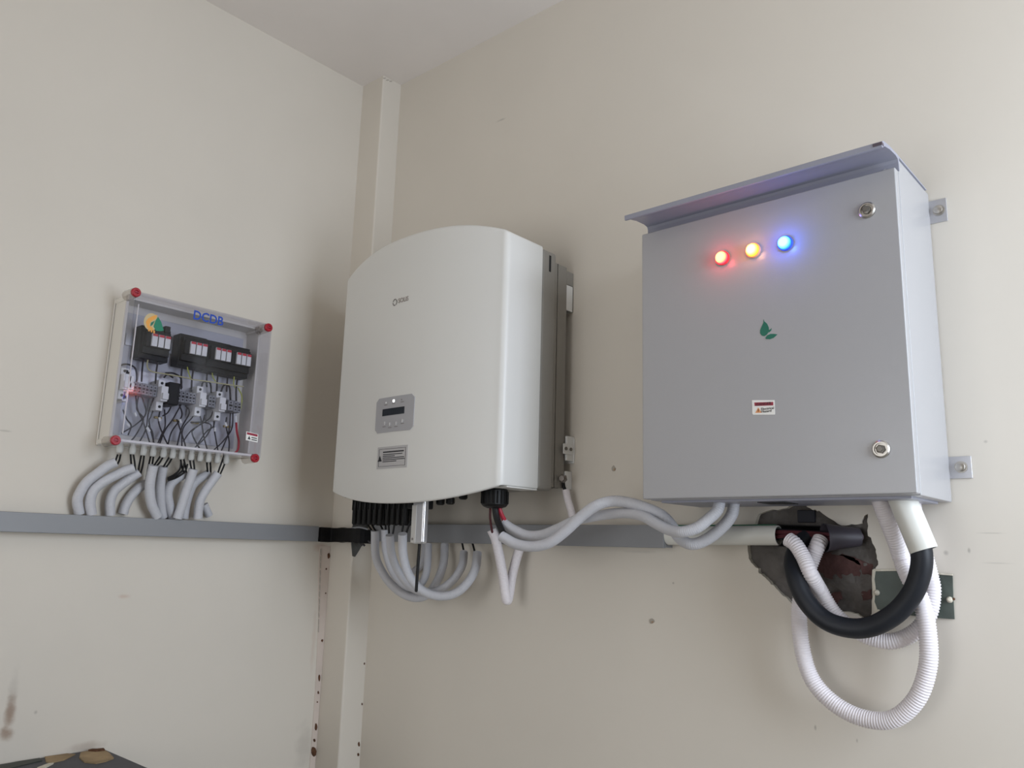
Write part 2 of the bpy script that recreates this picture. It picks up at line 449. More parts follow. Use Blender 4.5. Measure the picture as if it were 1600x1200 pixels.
soften(right_paint, [(*sy_(784,187,9,2), gry, .5), (*sy_(1540,690,4,3), gry, .5), (*sy_(1514,860,3,5), gry, .7), (*sy_(1549,833,24,1.5), gry, .4),
    (*sy_(1560,880,30,1.5), gry, .3), (*sy_(1274,1137,2,5), gry, .7), (*sy_(1052,911,2,2), gry, .7), (*sy_(1339,1157,2,4), gry, .7), (*sy_(1478,864,5,5), gry, .6),
    (*sy_(1000,862,30,3), gry, .25)])

# ------------------------------------------------------------------ trunking, pipe, sleeve
t = empty('cable_trunking', (XL, -0.9, 1.456), 'grey rectangular cable trunking along the left wall under the small clear-fronted box', 'trunking')
MB().box(XL, -0.078, -2.2, -0.150, 1.4575, 1.4985).build('trunk_base', trunk_m, t, bevel=0.001)
MB().box(-0.080, -0.068, -2.2, -0.148, 1.456, 1.500).build('trunk_lid', trunk_m, t, bevel=0.0015)
t = empty('cable_trunking', (0.5, 0, 1.46), 'grey rectangular cable trunking along the right wall below the large white unit', 'trunking')
MB().box(0.055, 1.022, 0, -0.036, 1.4635, 1.5095).build('trunk_base', trunk_m, t, bevel=0.001)
MB().box(0.052, 1.026, -0.034, -0.045, 1.462, 1.511).build('trunk_lid', trunk_m, t, bevel=0.0015)

# black taped cable bundle round the pillar
bd = empty('taped_cable_bundle', (-0.05, -0.11, 1.46), 'black taped cable bundle bridging the trunking gap around the corner pillar', 'cable bundle')
P = [on_x(499, 835, -0.070), on_x(520, 836, -0.062), on_y(541, 836, -0.105), on_y(560, 837, -0.100), on_y(580, 839, -0.060)]
w = MB(); path = smooth_path(P, 0.008); vs = []; fs = []
for i, p in enumerate(path):
    tg = (path[min(i+1, len(path)-1)] - path[max(i-1, 0)]).normalized(); s = tg.cross(Vector((0, 0, 1))).normalized()
    hz = 0.0195 + 0.0008*math.sin(i*0.7) + random.uniform(-.0004, .0004); hs = 0.011
    for a, b in ((-1,-1),(0,-1.08),(1,-1),(1.1,0),(1,1),(0,1.08),(-1,1),(-1.1,0)):
        vs.append(p + s*hs*a + Vector((0, 0, hz*b)))
for i in range(len(path)-1):
    for k in range(8): fs.append((i*8+k, i*8+(k+1) % 8, (i+1)*8+(k+1) % 8, (i+1)*8+k))
fs.append(tuple(range(8))[::-1]); fs.append(tuple(len(path)*8-8+k for k in range(8)))
w.add(vs, fs).build('tape_wrap', tape_m, bd, smooth=False)
for k in range(5):
    a = on_y(556+k*4, 842, -0.075); e = on_y(566+k*4.5, 851+random.uniform(-4, 5), -0.07)
    MB().tube(smooth_path([a, (a+e)/2+Vector((0,-.006,.002)), e], 0.005), 0.0028, 8).build('loose_wire', wire_m, bd)
MB().tube(smooth_path([on_y(550,825,-0.11), on_y(562,824,-0.115), on_y(575,827,-0.10)], 0.004), 0.0024, 8).build('cable_tie', grey_m, bd)

# horizontal rigid pipe
p0, p1 = Vector((1.026, -0.024, 1.4885)), on_y(1217, 836.5, -0.024)
pp = empty('rigid_pipe', p0, 'white rigid plastic pipe running horizontally from the trunking end to the broken wall patch', 'pipe')
w = MB(); r = 0.0195
ax = (p1-p0)
L = ax.length
w.lathe(p0, ax, [(0, r), (L, r), (L, r-0.002), (L-0.05, r-0.002)], 28)
w.f = w.f[:-1]
w.build('pipe_wall', pipe_m, pp)
MB().cyl(p1-ax.normalized()*0.05, ax, r-0.0021, 0.002).build('pipe_inside', dark_m, pp)
MB().tube(smooth_path([Vector((1.028, -0.018, 1.5105)), on_y(1150, 821, -0.018), on_y(1212, 820.5, -0.018)], 0.02), 0.0016, 8).build('green_wire', green_m, pp)['label'] = 'thin dark green wire lying on top of the pipe'

# black sleeve in the hole
sl0, sl1 = on_y(1290, 840, -0.038), on_y(1342, 839, 0.002)
sl = empty('pipe_sleeve', sl0, 'black plastic pipe sleeve lying inside the broken wall patch with its mouth to the left', 'pipe')
w = MB(); a = sl1-sl0; L = a.length
w.lathe(sl0, a, [(L, 0.0175), (L*0.55, 0.0205), (0.004, 0.0255), (0, 0.0270), (-0.002, 0.0265), (0, 0.0245), (0.03, 0.019)], 26)
w.build('sleeve_wall', mat('dark grey sleeve', (62, 58, 66), 0.5), sl)
MB().lathe(sl1-a*0.13, a+Vector((0,-.05,0)), [(0,0.005),(0.003,0.0085),(0.012,0.0085),(0.015,0.006)], 16).build('end_plug', mat('grey purple plug', (96, 84, 94), 0.6), sl)
MB().box(*[v for pr in zip(on_y(1245,797,0.002), on_y(1276,817,0.012)) for v in pr]).build('square_hole_shade', mat('blue black hole shade', (30, 31, 40), 0.7), sl, bevel=0.002)  # dark solid stands in for the shade inside a square hole
w = MB(); vs = []; fs = []; q0 = p1 - Vector((0.002, 0, 0)); q1 = sl0 + a*0.2
for i in range(9):
    c = q0.lerp(q1, i/8) if i < 8 else q1
    c = Vector((c.x, -0.024, c.z))
    for k in range(13):
        q = math.pi*(k/12) ; vs.append(c + Vector((0, 0.0205*math.sin(q), 0.0215*math.cos(q))))
for i in range(8):
    for k in range(12): fs.append((i*13+k, i*13+k+1, (i+1)*13+k+1, (i+1)*13+k))
half = w.add(vs, fs).build('broken_half_shell', black_m, sl)
so_ = half.modifiers.new('thickness', 'SOLIDIFY'); so_.thickness = 0.002; so_.offset = -1
mw = empty('maroon_wires', p1, 'dark maroon wires crossing from the white horizontal pipe into the black sleeve', 'wires')
for k in range(7):
    dy = (k-3)*0.0042; dp = 0.004*math.cos(k*2.1)
    s0 = p1 - ax.normalized()*0.03 + Vector((0, dp, dy))
    mid = on_y(1250, 833 - k*1.2 + 4, -0.03+dp)
    e = sl0 + a*0.25 + Vector((0, dp, (k-3)*0.003))
    MB().tube(smooth_path([s0, mid, e], 0.006), 0.0026, 8).build('wire', maroon_m if k % 3 else blackr_m, mw)

# dark green plate
pl = empty('metal_plate', on_y(1430, 930, 0), 'dark green flat plate with plaster smears set in the wall right of the broken patch', 'plate')
q = [on_y(a, b, -0.003) for a, b in ((1365,891),(1404,891),(1430,893),(1488,899),(1489,930),(1491,967.5),(1440,964),(1400,958),(1368,956),(1364,925))]
MB().prism(q, (0, 0.003, 0)).build('plate', plate_m, pl, smooth=False)
for pts in (((1363,890),(1368,890),(1366,905),(1368,920),(1366,940),(1371,953),(1366,958),(1363,930)),
            ((1366,958),(1372,952),(1382,957),(1400,958),(1380,962)), ((1365,889.5),(1404,889.8),(1404,892),(1366,892.5)),
            ((1430,891.5),(1488,897),(1488,899.5),(1430,894.5))):
    MB().prism([on_y(a, b, -0.0048) for a, b in pts], (0, 0.003, 0)).build('plaster_smear', edge_m, pl, smooth=False)
for a, b in ((1370,926),(1484,937)):
    MB().lathe(on_y(a, b, -0.003), (0.1, -1, 0.1), [(0, .0055), (.003, .0048), (.0055, .0025)], 10).build('plaster_blob', edge_m, pl)
MB().lathe(on_y(1490, 936, -0.002), (0, -1, 0), [(0, .0025), (.003, .002)], 8).build('screw', chip_m, pl)

# ------------------------------------------------------------------ loose conduits and cables
CL = []
def conduit(label, pts, r, m, parts=None, pitch=0.0036, amp=0.0004, seg=16, name='flexible_conduit', cat='conduit', group=None, wires=()):
    P = [(on_x if q[3] == 'x' else on_y)(q[0], q[1], q[2]) for q in pts]
    w = MB()
    if pitch: ribbed(w, P, r, pitch, amp, seg)
    else: w.tube(smooth_path(P, 0.008), r, seg)
    c = sum(P, Vector())/len(P)
    CL.append((label, smooth_path(P, 0.004), r))
    e = empty(name, P[0], label, cat, group)
    w.build('tube', m, e, angle=60)
    for wp, wr, wm in wires:
        Q = [(on_x if q[3] == 'x' else on_y)(q[0], q[1], q[2]) for q in wp]
        MB().tube(smooth_path(Q, 0.004), wr, 8).build('wire', wm, e)
    return e
def Y(pts, d0, d1):
    n = max(1, len(pts)-1)
    return [(a, b, -(d0+(d1-d0)*i/n), 'y') for i, (a, b) in enumerate(pts)]
def X(pts, d0, d1):
    n = max(1, len(pts)-1)
    return [(a, b, XL+(d0+(d1-d0)*i/n), 'x') for i, (a, b) in enumerate(pts)]

# big white corrugated loops on the right
conduit('white corrugated conduit making the lowest and largest loop under the grey cabinet',
        Y([(1373,775),(1381,797),(1392,825),(1402,850),(1410,876)], 0.11, 0.055) + Y([(1422,905),(1440,941),(1449,985),(1450,1040),(1432,1092),(1394,1124),(1345,1121),(1299,1096),(1267,1058),(1252,1005),(1249,950),(1258,905),(1270,870)], 0.066, 0.046) + [(1277, 854, -0.044, 'y'), (1283, 842, -0.032, 'y')],
        0.0150, condw_m, pitch=0.0046, amp=0.0013)
conduit('white corrugated conduit from the horizontal pipe mouth, crossing behind the thick black cable',
        Y([(1232,843),(1243,851),(1256,872),(1267,897)], 0.075, 0.085) + Y([(1283,925),(1306,961),(1345,990),(1389,1002),(1426,990),(1450,962),(1457,925),(1452,895),(1440,850)], 0.055, 0.0165)
        + Y([(1428,800),(1424,775)], 0.04, 0.06),
        0.0142, condw_m, pitch=0.0046, amp=0.0013)
e = empty('power_cable', on_y(1440, 861, -0.1), 'thick black power cable hanging in a U out of the fat white pipe', 'cable')
P = [on_y(a, b, -d) for a, b, d in ((1413,790,.115),(1430,830,.112),(1440,862,.11),(1438,895,.105),(1424,930,.1),(1397,960,.095),(1361,979,.09),(1325,981,.09),(1288,968,.093),(1259,938,.093),(1243,903,.086),(1240,874,.06),(1250,852,.034),(1262,838,.020))]
MB().tube(smooth_path(P, 0.008), 0.0172, 24).build('cable_jacket', blackr_m, e)
e = empty('rigid_pipe', on_y(1410, 780, -0.115), 'short fat white pipe slanting out of the cabinet underside around the thick black cable', 'pipe')
p0, p1 = on_y(1406.5, 772, -0.115), on_y(1443.5, 860, -0.112)
a = p1-p0; L = a.length
w = MB(); w.lathe(p0, a, [(0, .0225), (L-.002, .0225), (L, .0215), (L, .0198), (L-.05, .0195)], 30); w.f = w.f[:-1]
w.build('pipe_wall', pipe_m, e)

# pair of grey conduits between the white unit and the grey cabinet
conduit('upper grey conduit leaving the black gland beside a red wire, arching lower midway',
        Y([(787,817),(800,826),(822,836),(845,836),(872,826),(897,814),(922,808),(946,804)], 0.18, 0.145) + Y([(975,801.5),(1003,806),(1027,819),(1046,828),(1065,831)], .15, .175) + Y([(1088,825),(1107,811),(1121,797),(1125,780)], 0.17, 0.14),
        0.0112, cond_m, wires=[(Y([(779,790),(783,803),(792,820)], 0.19, 0.18), 0.0055, redw_m)])
conduit('lower grey conduit leaving the black gland, arching highest midway towards the grey cabinet',
        Y([(784,838),(806,850),(832,854),(858,848),(882,831),(908,807),(932,790)], 0.21, 0.18) + Y([(957,783),(984,786),(1013,795),(1035,806),(1049,821),(1061,840)], .165, .116) + Y([(1079,850),(1100,845),(1124,828),(1143,805),(1147,780)], 0.12, 0.10)
        , 0.0118, cond_m, wires=[(Y([(773,790),(777,812),(790,842)], 0.2, 0.2), 0.0075, black_m)])
conduit('white conduit hanging in a narrow V under the trunking beside the black gland',
        Y([(768,828),(774,842),(780,867),(786,900),(790,930),(793,938),(796,926),(800,900),(806,876),(814,850)], 0.10, 0.03), 0.0118, condw_m,
        wires=[(Y([(766,795),(766,812),(770,836)], 0.16, 0.10), 0.003, maroon_m)])
e = conduit('short white conduit dropping from the lower right bracket of the white unit to the trunking',
        Y([(884,765),(887,780),(892,797),(895,812)], 0.03, 0.022), 0.0090, condw_m,
        wires=[(Y([(880,752),(881,760),(884,768)], 0.038, 0.03), 0.004, black_m)])
MB().lathe(on_y(880, 748, -0.045), (0.3, -1, 0), [(0, .011), (.004, .011), (.006, .007), (.011, .007)], 6).build('lug_bolt', mat('dull metal', (110, 104, 98), 0.4, metal=0.6), e)

# grey conduits looping under the white unit
lw = lambda a, b, c, d, d0, d1: (Y([(a, b), ((a+c)/2, (b+d)/2), (c, d)], d0, d1), 0.0026, black_m)
conduit('leftmost grey conduit looping under the white unit from the black connectors',
        Y([(586,829),(587,868),(597,893),(613,915),(634,930),(654,934),(670,927),(684,906),(693,880),(695,850)], 0.17, 0.03), 0.0112, cond_m,
        wires=[lw(571,815,583,832,.17,.17), lw(578,815,588,832,.17,.17)])
conduit('second grey conduit from the left under the white unit, largely hidden between its neighbours',
        Y([(601,827),(603,860),(612,890),(628,912),(644,920),(658,912),(667,890),(669,850)], 0.15, 0.052), 0.0105, cond_m,
        wires=[lw(592,815,599,830,.15,.15), lw(602,815,603,830,.15,.15)])
conduit('third grey conduit from the left looping under the white unit, behind the thin aerial',
        Y([(609,836),(612,866),(622,892),(640,915),(662,925),(686,922),(708,906),(722,884),(725,863)], 0.19, 0.04), 0.0108, cond_m,
        wires=[lw(607,815,608,840,.18,.18), lw(617,815,613,840,.18,.18), lw(722,848,726,868,.03,.035)])
conduit('rightmost and frontmost grey conduit looping under the white unit to the trunking',
        Y([(629,834),(630,866),(638,896),(654,918),(674,929),(696,931),(716,924),(733,907),(743,887),(746,864)], 0.215, 0.05), 0.0115, cond_m,
        wires=[lw(631,815,627,838,.2,.2), lw(641,815,633,838,.2,.2), lw(738,848,743,866,.03,.045)])
conduit('short darker grey conduit stub curling below the trunking behind the thin aerial',
        Y([(664,850),(663,868),(657,884),(646,893)], 0.016, 0.016), 0.0100, cond_m)

# ------------------------------------------------------------------ DC distribution box on the left wall
BY0, BY1, BZ0, BZ1 = -0.785, -0.412, 1.673, 2.036
box = empty('distribution_box', (XL, -0.6, 1.673), 'small white electrical box with clear front lid and red corner screws on the left wall', 'electrical box')
XI, XS, XF = -0.100, -0.040, 0.012
# white tub: open front, thin sides
w = MB(); th = 0.006
w.box(XL, XI, BY0, BY1, BZ0, BZ1)
w.box(XL, XS, BY0, BY0+th, BZ0, BZ1); w.box(XL, XS, BY1-th, BY1, BZ0, BZ1)
w.box(XL, XS, BY0, BY1, BZ0, BZ0+th); w.box(XL, XS, BY0, BY1, BZ1-th, BZ1)
w.build('tub', box_m, box, smooth=False)
for yy in (BY0-0.002, BY1-0.012):
    for zz in (BZ0-0.002, BZ1-0.012):
        MB().box(XL, -0.03, yy, yy+0.014, zz, zz+0.014).build('corner_post', box_m, box, bevel=0.004)
w = MB().box(XL, XL+0.005, BY0-0.004, BY1+0.004, BZ0-0.004, BZ1+0.004); w.build('base_flange', box_m, box, bevel=0.003)
# clear lid: hollow tray
w = MB(); y0, y1, z0, z1 = BY0-0.002, BY1+0.002, BZ0-0.002, BZ1+0.002; t_ = 0.003
w.box(XF-t_, XF, y0, y1, z0, z1)
lid = w.build('lid', clear_m, box, smooth=False)
w = MB()
w.box(XS, XF-t_, y0, y0+t_, z0, z1); w.box(XS, XF-t_, y1-t_, y1, z0, z1); w.box(XS, XF-t_, y0+t_, y1-t_, z1-t_, z1); w.box(XS, XF-t_, y0+t_, y1-t_, z0, z0+t_)
w.build('lid_side', clear_m, box, smooth=False)
MB().box(XF-0.008, XF-0.003, y0+0.004, y1-0.004, z0+0.0005, z0+0.007).build('lid_rim', mat('bright lid edge', (226, 222, 218), 0.15), box, bevel=0.001)
MB().box(XF-0.006, XF-0.003, y0+0.0105, y0+0.0125, z0+0.02, z1-0.03).build('lid_rim', MATS['bright lid edge'], box)
for px, py in ((212,457),(419,512),(180,688),(398,716)):
    c = on_x(px, py, XF)
    s = MB().lathe(c-Vector((0.045, 0, 0)), (1, 0, 0), [(0, .0135), (.040, .0125), (.046, .011)], 20).build('screw_boss', clear_mat('frosted lid boss', (.82, .80, .78, 1), .3) if 'boss' not in MATS else MATS['boss'], box)
    MATS['boss'] = s.data.materials[0]
    s = MB().lathe(c-Vector((0.002, 0, 0)), (1, 0, 0), [(0, .0115), (.006, .0115), (.008, .010), (.008, .005), (.0055, .004)], 20).build('screw', red_m, box)
    s['label'] = 'red round lid screw'
    MB().box(c.x+.0045, c.x+.0068, c.y-.0045, c.y+.0045, c.z-.0012, c.z+.0012).build('slot', stred_m, s)
def lbox(name, m, pxa, pya, pxb, pyb, xb, xf, parent=box, bev=0.001):
    # a box whose front face spans two photograph corners on the plane x = xf
    a, b = on_x(pxa, pya, xf), on_x(pxb, pyb, xf)
    return MB().box(xb, xf, a.y, b.y, a.z, b.z).build(name, m, parent, bevel=bev)
MB().box(-0.099, -0.096, -0.765, -0.430, 1.70, 2.010).build('mounting_plate', plateg_m, box, bevel=0.001)
def rail(za, zb, ya, yb): MB().box(-0.096, -0.088, ya, yb, za, zb).build('din_rail', steel_m, box)
dz = on_x(300, 615, -0.05)
rail(1.830, 1.865, -0.760, -0.435); rail(1.925, 1.955, -0.755, -0.435)
XD = -0.028
# surge protectors: black stepped blocks with three white cartridges each
def spd(px, py, s=1.0):
    a = on_x(px, py, XD)       # top-left of the cartridge row
    g = MB(); W = 0.054*s
    y = a.y-0.012; z = a.z
    g.box(-0.088, XD-0.022, y-0.006, y+W+0.016, z-0.062, z+0.022)
    g.box(-0.088, XD-0.010, y-0.002, y+W+0.012, z-0.050, z+0.012)
    g.box(XD-0.012, XD, y, y+W+0.010, z-0.034, z+0.004)
    o = g.build('surge_protector', black_m, box, bevel=0.0015)
    for k in range(3):
        cy_ = y+0.012+k*0.0165*s
        c = MB().box(XD, XD+0.006, cy_, cy_+0.0138*s, z-0.032, z).build('cartridge', white_m, o, bevel=0.0006)
        c['label'] = 'white cartridge with a red top stripe'
        # stripe and print live on the cartridge face
        MB().box(XD+0.006, XD+0.0066, cy_+0.0006, cy_+0.0132*s, z-0.0065, z-0.0005).build('red_stripe', mat('red stripe', (196, 44, 62), .4) if 'red stripe' not in MATS else MATS['red stripe'], o)
    return o
spd(237.5, 521); spd(297.5, 533.5, .97); spd(337, 543, .93); spd(369.5, 550.5, .90)
lbox('vent_block', black_m, 259, 509, 266, 521, -0.09, XD-0.015)
# terminal blocks
def terminal(pxa, pya, pxb, pyb, n):
    a, b = on_x(pxa, pya, -0.045), on_x(pxb, pyb, -0.045)
    o = MB().box(-0.088, -0.045, a.y, b.y, a.z, b.z).build('terminal_block', grey_m, box, bevel=0.001)
    g = MB(); h = a.z-b.z; W = (b.y-a.y)/n
    for i in range(n):
        for f in (0.22, 0.5, 0.78):
            if f == 0.5: g.box(-0.046, -0.0443, a.y+W*(i+.2), a.y+W*(i+.8), b.z+h*f-.0026, b.z+h*f+.0026)
            else: g.cyl((-0.046, a.y+W*(i+.5), b.z+h*f), (1, 0, 0), 0.0022, 0.0017, 8)
    for i in range(1, n):
        g.box(-0.046, -0.0446, a.y+W*i-.0003, a.y+W*i+.0003, b.z, a.z)
    g.build('screw_holes', dark_m, o)['kind'] = 'stuff'
terminal(209, 596, 227, 617, 3); terminal(228, 600, 250, 621, 4); terminal(278, 609, 294, 630, 3)
terminal(296, 613, 315, 633, 4); terminal(327, 617, 335, 637, 2); terminal(336, 620, 347, 640, 2)
terminal(357, 625, 364, 642, 1); terminal(366, 627, 376, 645, 2)
# fuse holders: stepped white body
def fuse(px0, py0, w_, h_, s):
    a = on_x(px0, py0, -0.030); b = on_x(px0+w_, py0+h_, -0.030)
    ys = max(a.y, BY0+0.009); y0, y1 = ys, ys + 0.0172*s; zt, zb = a.z, a.z-0.078
    g = MB().box(-0.088, -0.045, y0, y1, zb, zt)
    g.box(-0.046, -0.024, y0, y1, zb+.022, zt-.018); g.box(-0.025, -0.016, y0+.001, y1-.001, zb+.026, zt-.036)
    o = g.build('fuse_holder', white_m, box, bevel=0.001)
    MB().cyl((-0.046, (y0+y1)/2, zt-.008), (1, 0, 0), 0.0036, 0.0022, 10).cyl((-0.046, (y0+y1)/2, zb+.010), (1, 0, 0), 0.0036, 0.0022, 10).build('screw_holes', dark_m, o)['kind'] = 'stuff'
    return o
fuse(201, 576, 12, 50, 0.8); fuse(186, 571, 12, 50, 1.1)
fuse(253, 592, 12, 45, 1.0); fuse(313, 602, 12, 45, 1.0); fuse(343.5, 610, 12, 45, 1.0)
lbox('isolator', black_m, 265, 596, 279, 634, -0.088, -0.030, bev=0.003)
for a, b in ((242,650),(272,655),(300,658),(350,664)):
    lbox('brass_tag', brass_m, a, b, a+11, b+5, -0.096, -0.090)
def inwire(pts, r=0.0021, m=wire_m, x=-0.06, name='wire'):
    P = [on_x(a, b, x + (0.006*math.sin(i*2.3+a))) for i, (a, b) in enumerate(pts)]
    MB().tube(smooth_path(P, 0.005), r, 6).build(name, m, box)
# wires from the surge protectors down to the terminals
for pts in ([(224,560),(222,580),(221,597)],[(247,562),(244,582),(243,600)],[(285,570),(283,590),(283,609)],[(303,572),(300,592),(299,612)],
            [(325,578),(323,590),(323,605)],[(341,582),(339,600),(338,620)],[(356,585),(355,598),(354,612)],[(371,590),(369,608),(369,627)],
            [(184,572),(198,569),(211,575),(214,590),(212,600)],[(258,583),(270,583),(282,590),(284,606)],[(256,590),(262,585),(270,590)],
            [(315,604),(318,597),(328,598),(330,615)],[(345,612),(350,602),(358,604),(360,625)]):
    inwire(pts, 0.0024, wire_m, -0.065)
for pts in ([(292,568),(294,580),(298,591)],[(331,580),(333,590),(337,596)],[(366,588),(365,600),(367,606)],[(372,606),(378,620),(376,640)]):
    inwire(pts, 0.0016, gy_m, -0.058)
inwire([(231,562),(230,572),(236,580),(256,584),(290,590),(300,593)], 0.0018, cream_w_m, -0.05)
inwire([(300,593),(325,596),(350,600),(380,604)], 0.0018, cream_w_m, -0.05)
# crossing wires in the lower half
for pts in ([(216,620),(214,640),(224,655),(212,680),(203,690)],[(222,620),(228,645),(214,662),(190,677)],[(212,618),(215,640),(224,660),(234,692)],
            [(240,622),(232,645),(228,670),(217,692)],[(246,623),(236,650),(233,660),(241,694)],[(192,640),(198,655),(205,665),(200,680)],
            [(250,640),(248,660),(256,682),(263,696)],[(257,640),(258,665),(252,680),(245,697)],[(283,632),(270,655),(258,672),(248,697)],
            [(280,632),(284,650),(268,675),(262,697)],[(290,634),(296,645),(284,668),(276,699)],[(305,634),(302,650),(286,670),(284,700)],
            [(307,634),(314,655),(318,680),(324,703)],[(298,660),(318,660),(330,665),(322,682),(302,702)],[(320,648),(316,660),(304,670),(300,678),(313,703)],
            [(336,640),(334,665),(322,675),(305,700)],[(334,640),(326,655),(300,672),(286,690)],[(341,642),(334,660),(338,690),(341,706)],
            [(354,652),(353,665),(358,690),(357,708)],[(364,645),(362,670),(348,690),(333,704)],[(360,645),(358,672),(352,690),(345,706)],
            [(267,636),(262,645),(254,650)],[(232,665),(238,675),(240,692)],[(276,655),(288,690),(290,700)]):
    inwire(pts, 0.0019, wire_m, -0.062)
inwire([(369,660),(370,674),(373,690),(371,704),(362,710)], 0.0030, redw_m, -0.06)
for a, b, c, d in ((368,650,369,660),(210,645,213,650),(229,668,234,674),(281,655,283,661),(249,652,250,658),(336,668,336,674),(352,660,354,666),(198,662,202,666)):
    MB().tube([on_x(a, b, -0.056), on_x(c, d, -0.056)], 0.0030, 8).build('wire_ferrule', white_m, box)
# lettering, emblem and sticker on the lid
ta, tb = on_x(303, 490, XF), on_x(348, 501, XF)
flat_text('lettering', 'DCDB', 0.033, Vector((XF+0.0004, (ta.y+tb.y)/2, 2.0125)), ROT_X, blue_t, box, 0.0003, 0.92, 1.0, 0.0007)
def lid_poly(pts, m, name, off=0.0006):
    return MB().prism([on_x(a, b, XF+off) for a, b in pts], (-0.0005, 0, 0)).build(name, m, box, smooth=False)
cx_, cy2, rx, rz = 236.5, 503, 11.8, 13.5
ring = []
for k in range(28):
    q = 2*math.pi*k/28; ring.append((cx_+rx*math.cos(q), cy2+rz*math.sin(q)))
lid_poly(ring, mat('pale gold print', (196, 176, 132), 0.5), 'emblem')
lid_poly([(228,503),(231,498),(238,494),(246,492),(243,498),(236,502),(233,508),(238,512),(240,516),(230,512)], orange_t, 'emblem', 0.0010)
for k, (a, b) in enumerate(((231.5,513),(235.5,514.5),(239.5,516))):
    lid_poly([(a,b),(a+2.6,b+.7),(a+2.4,b+5),(a+.2,b+4.3)], orange_t, 'emblem', 0.0011)
lid_poly([(236,504),(242,501),(239,507),(235,510)], green_d, 'emblem', 0.0012)
lid_poly([(247,495),(252,503),(256,516.5),(251,517.5),(244,517),(240,510),(243,501)], green_t, 'emblem', 0.0014)
st = lid_poly([(385,674),(403.5,678.5),(402.5,691.5),(384,687.5)], sticker_m, 'warning_sticker')
def sub_poly(parent, P, m, name, off):
    return MB().prism(P, off).build(name, m, parent, smooth=False)
sub_poly(st, [on_x(a, b, XF+.0009) for a, b in ((386,675.2),(402.6,679),(402.3,682.4),(385.8,678.6))], stred_m, 'red_band', (-.0004,0,0))
sub_poly(st, [on_x(a, b, XF+.0009) for a, b in ((387,686),(389.5,681),(391.5,687))], ink_m, 'triangle', (-.0004,0,0))
for k in range(2):
    sub_poly(st, [on_x(a, b+k*3.2, XF+.0009) for a, b in ((393,682.8),(401.5,684.6),(401.4,686),(393,684.2))], ink_m, 'print', (-.0004,0,0))
# glands along the bottom
gl = [186, 206, 223, 238, 254.5, 269, 283, 298, 312, 325, 339, 353]
for i, gx in enumerate(gl):
    c = on_x(gx, 708+i*1.35, -0.045)
    MB().lathe((c.x, c.y, BZ0), (0, 0, -1), [(0, .0072), (.006, .0072), (.006, .0086), (.018, .0086), (.023, .006)], 10).build('cable_gland', gland_m, box)
box_cond = [
 ('leftmost grey conduit under the small box, bowing furthest left', [(181,722),(168,728),(153,739),(137,752),(127,766),(121,782),(124,803)], .050, .020),
 ('second grey conduit from the left under the small box, close inside the leftmost bow', [(209,731),(196,735),(182,742),(160,754),(146,767),(141,784),(143,804)], .055, .028),
 ('third grey conduit from the left under the small clear-fronted box', [(217,738),(205,746),(190,757),(178,768),(172,784),(172,805)], .045, .022),
 ('fourth grey conduit from left under the small box, shortest of the bowed ones', [(228,756),(216,763),(204,776),(196,790),(192,803)], .020, .014),
 ('straighter grey conduit falling almost plumb left of centre under the small box', [(240,727),(236,744),(234,764),(237,788),(246,808)], .066, .032),
 ('grey conduit just right of the nearly plumb one, touching it at the trunking', [(255,729),(252,746),(250,766),(251,788),(254,809)], .046, .013),
 ('grey conduit bent like a shallow C, mid-row under the small box', [(290,740),(276,748),(266,758),(262,772),(265,790),(270,810)], .034, .013),
 ('grey conduit slanting down leftwards in front, just right of the C-shaped one', [(302,733),(297,750),(290,770),(284,790),(277,810)], .064, .036),
 ('half-hidden grey conduit between the two slanting ones under the small box', [(327,740),(312,748),(301,758),(295,772),(290,790),(287,810)], .028, .013),
 ('rightmost full grey conduit under the small box, slanting down to the left', [(341,739),(332,751),(320,768),(312,785),(309,810)], .062, .036),
]
wtop = [(186,178),(206,212),(223,216),(238,226),(254.5,242),(269,256),(283,272),(298,303),(325,322),(353,341)]
for (lab, pts, d0, d1), (g0, g1) in zip(box_cond, wtop):
    top = pts[0]; ws = []
    for s in (-2.5, 3):
        ws.append((X([(g0+s*.8, 710), ((g0+top[0])/2+s, (716+top[1])/2), (top[0]+s*.7, top[1]+4)], .058, d0), 0.0023, black_m))
    conduit(lab, X(pts, d0, d1), 0.0118, cond_m, group=None, pitch=0.004, amp=0.0003, seg=14, wires=ws)
conduit('short grey conduit stub at the far right end of the row entering the left trunking', X([(319,788),(323,797),(327,806)], .016, .014), 0.0100, cond_m, pitch=0.004, amp=0.0003)
e = empty('wire_loop', on_x(280, 740, -0.05), 'black bare wires sagging between the cable glands and the C-shaped conduit', 'wires')
for k in range(3):
    P = [on_x(a, b+k*2.0-1, XL+.055) for a, b in ((283+k*5,722),(281+k*4,734),(272+k*2,743),(262,748))]
    MB().tube(smooth_path(P, 0.005), 0.0024, 8).build('wire', black_m, e)

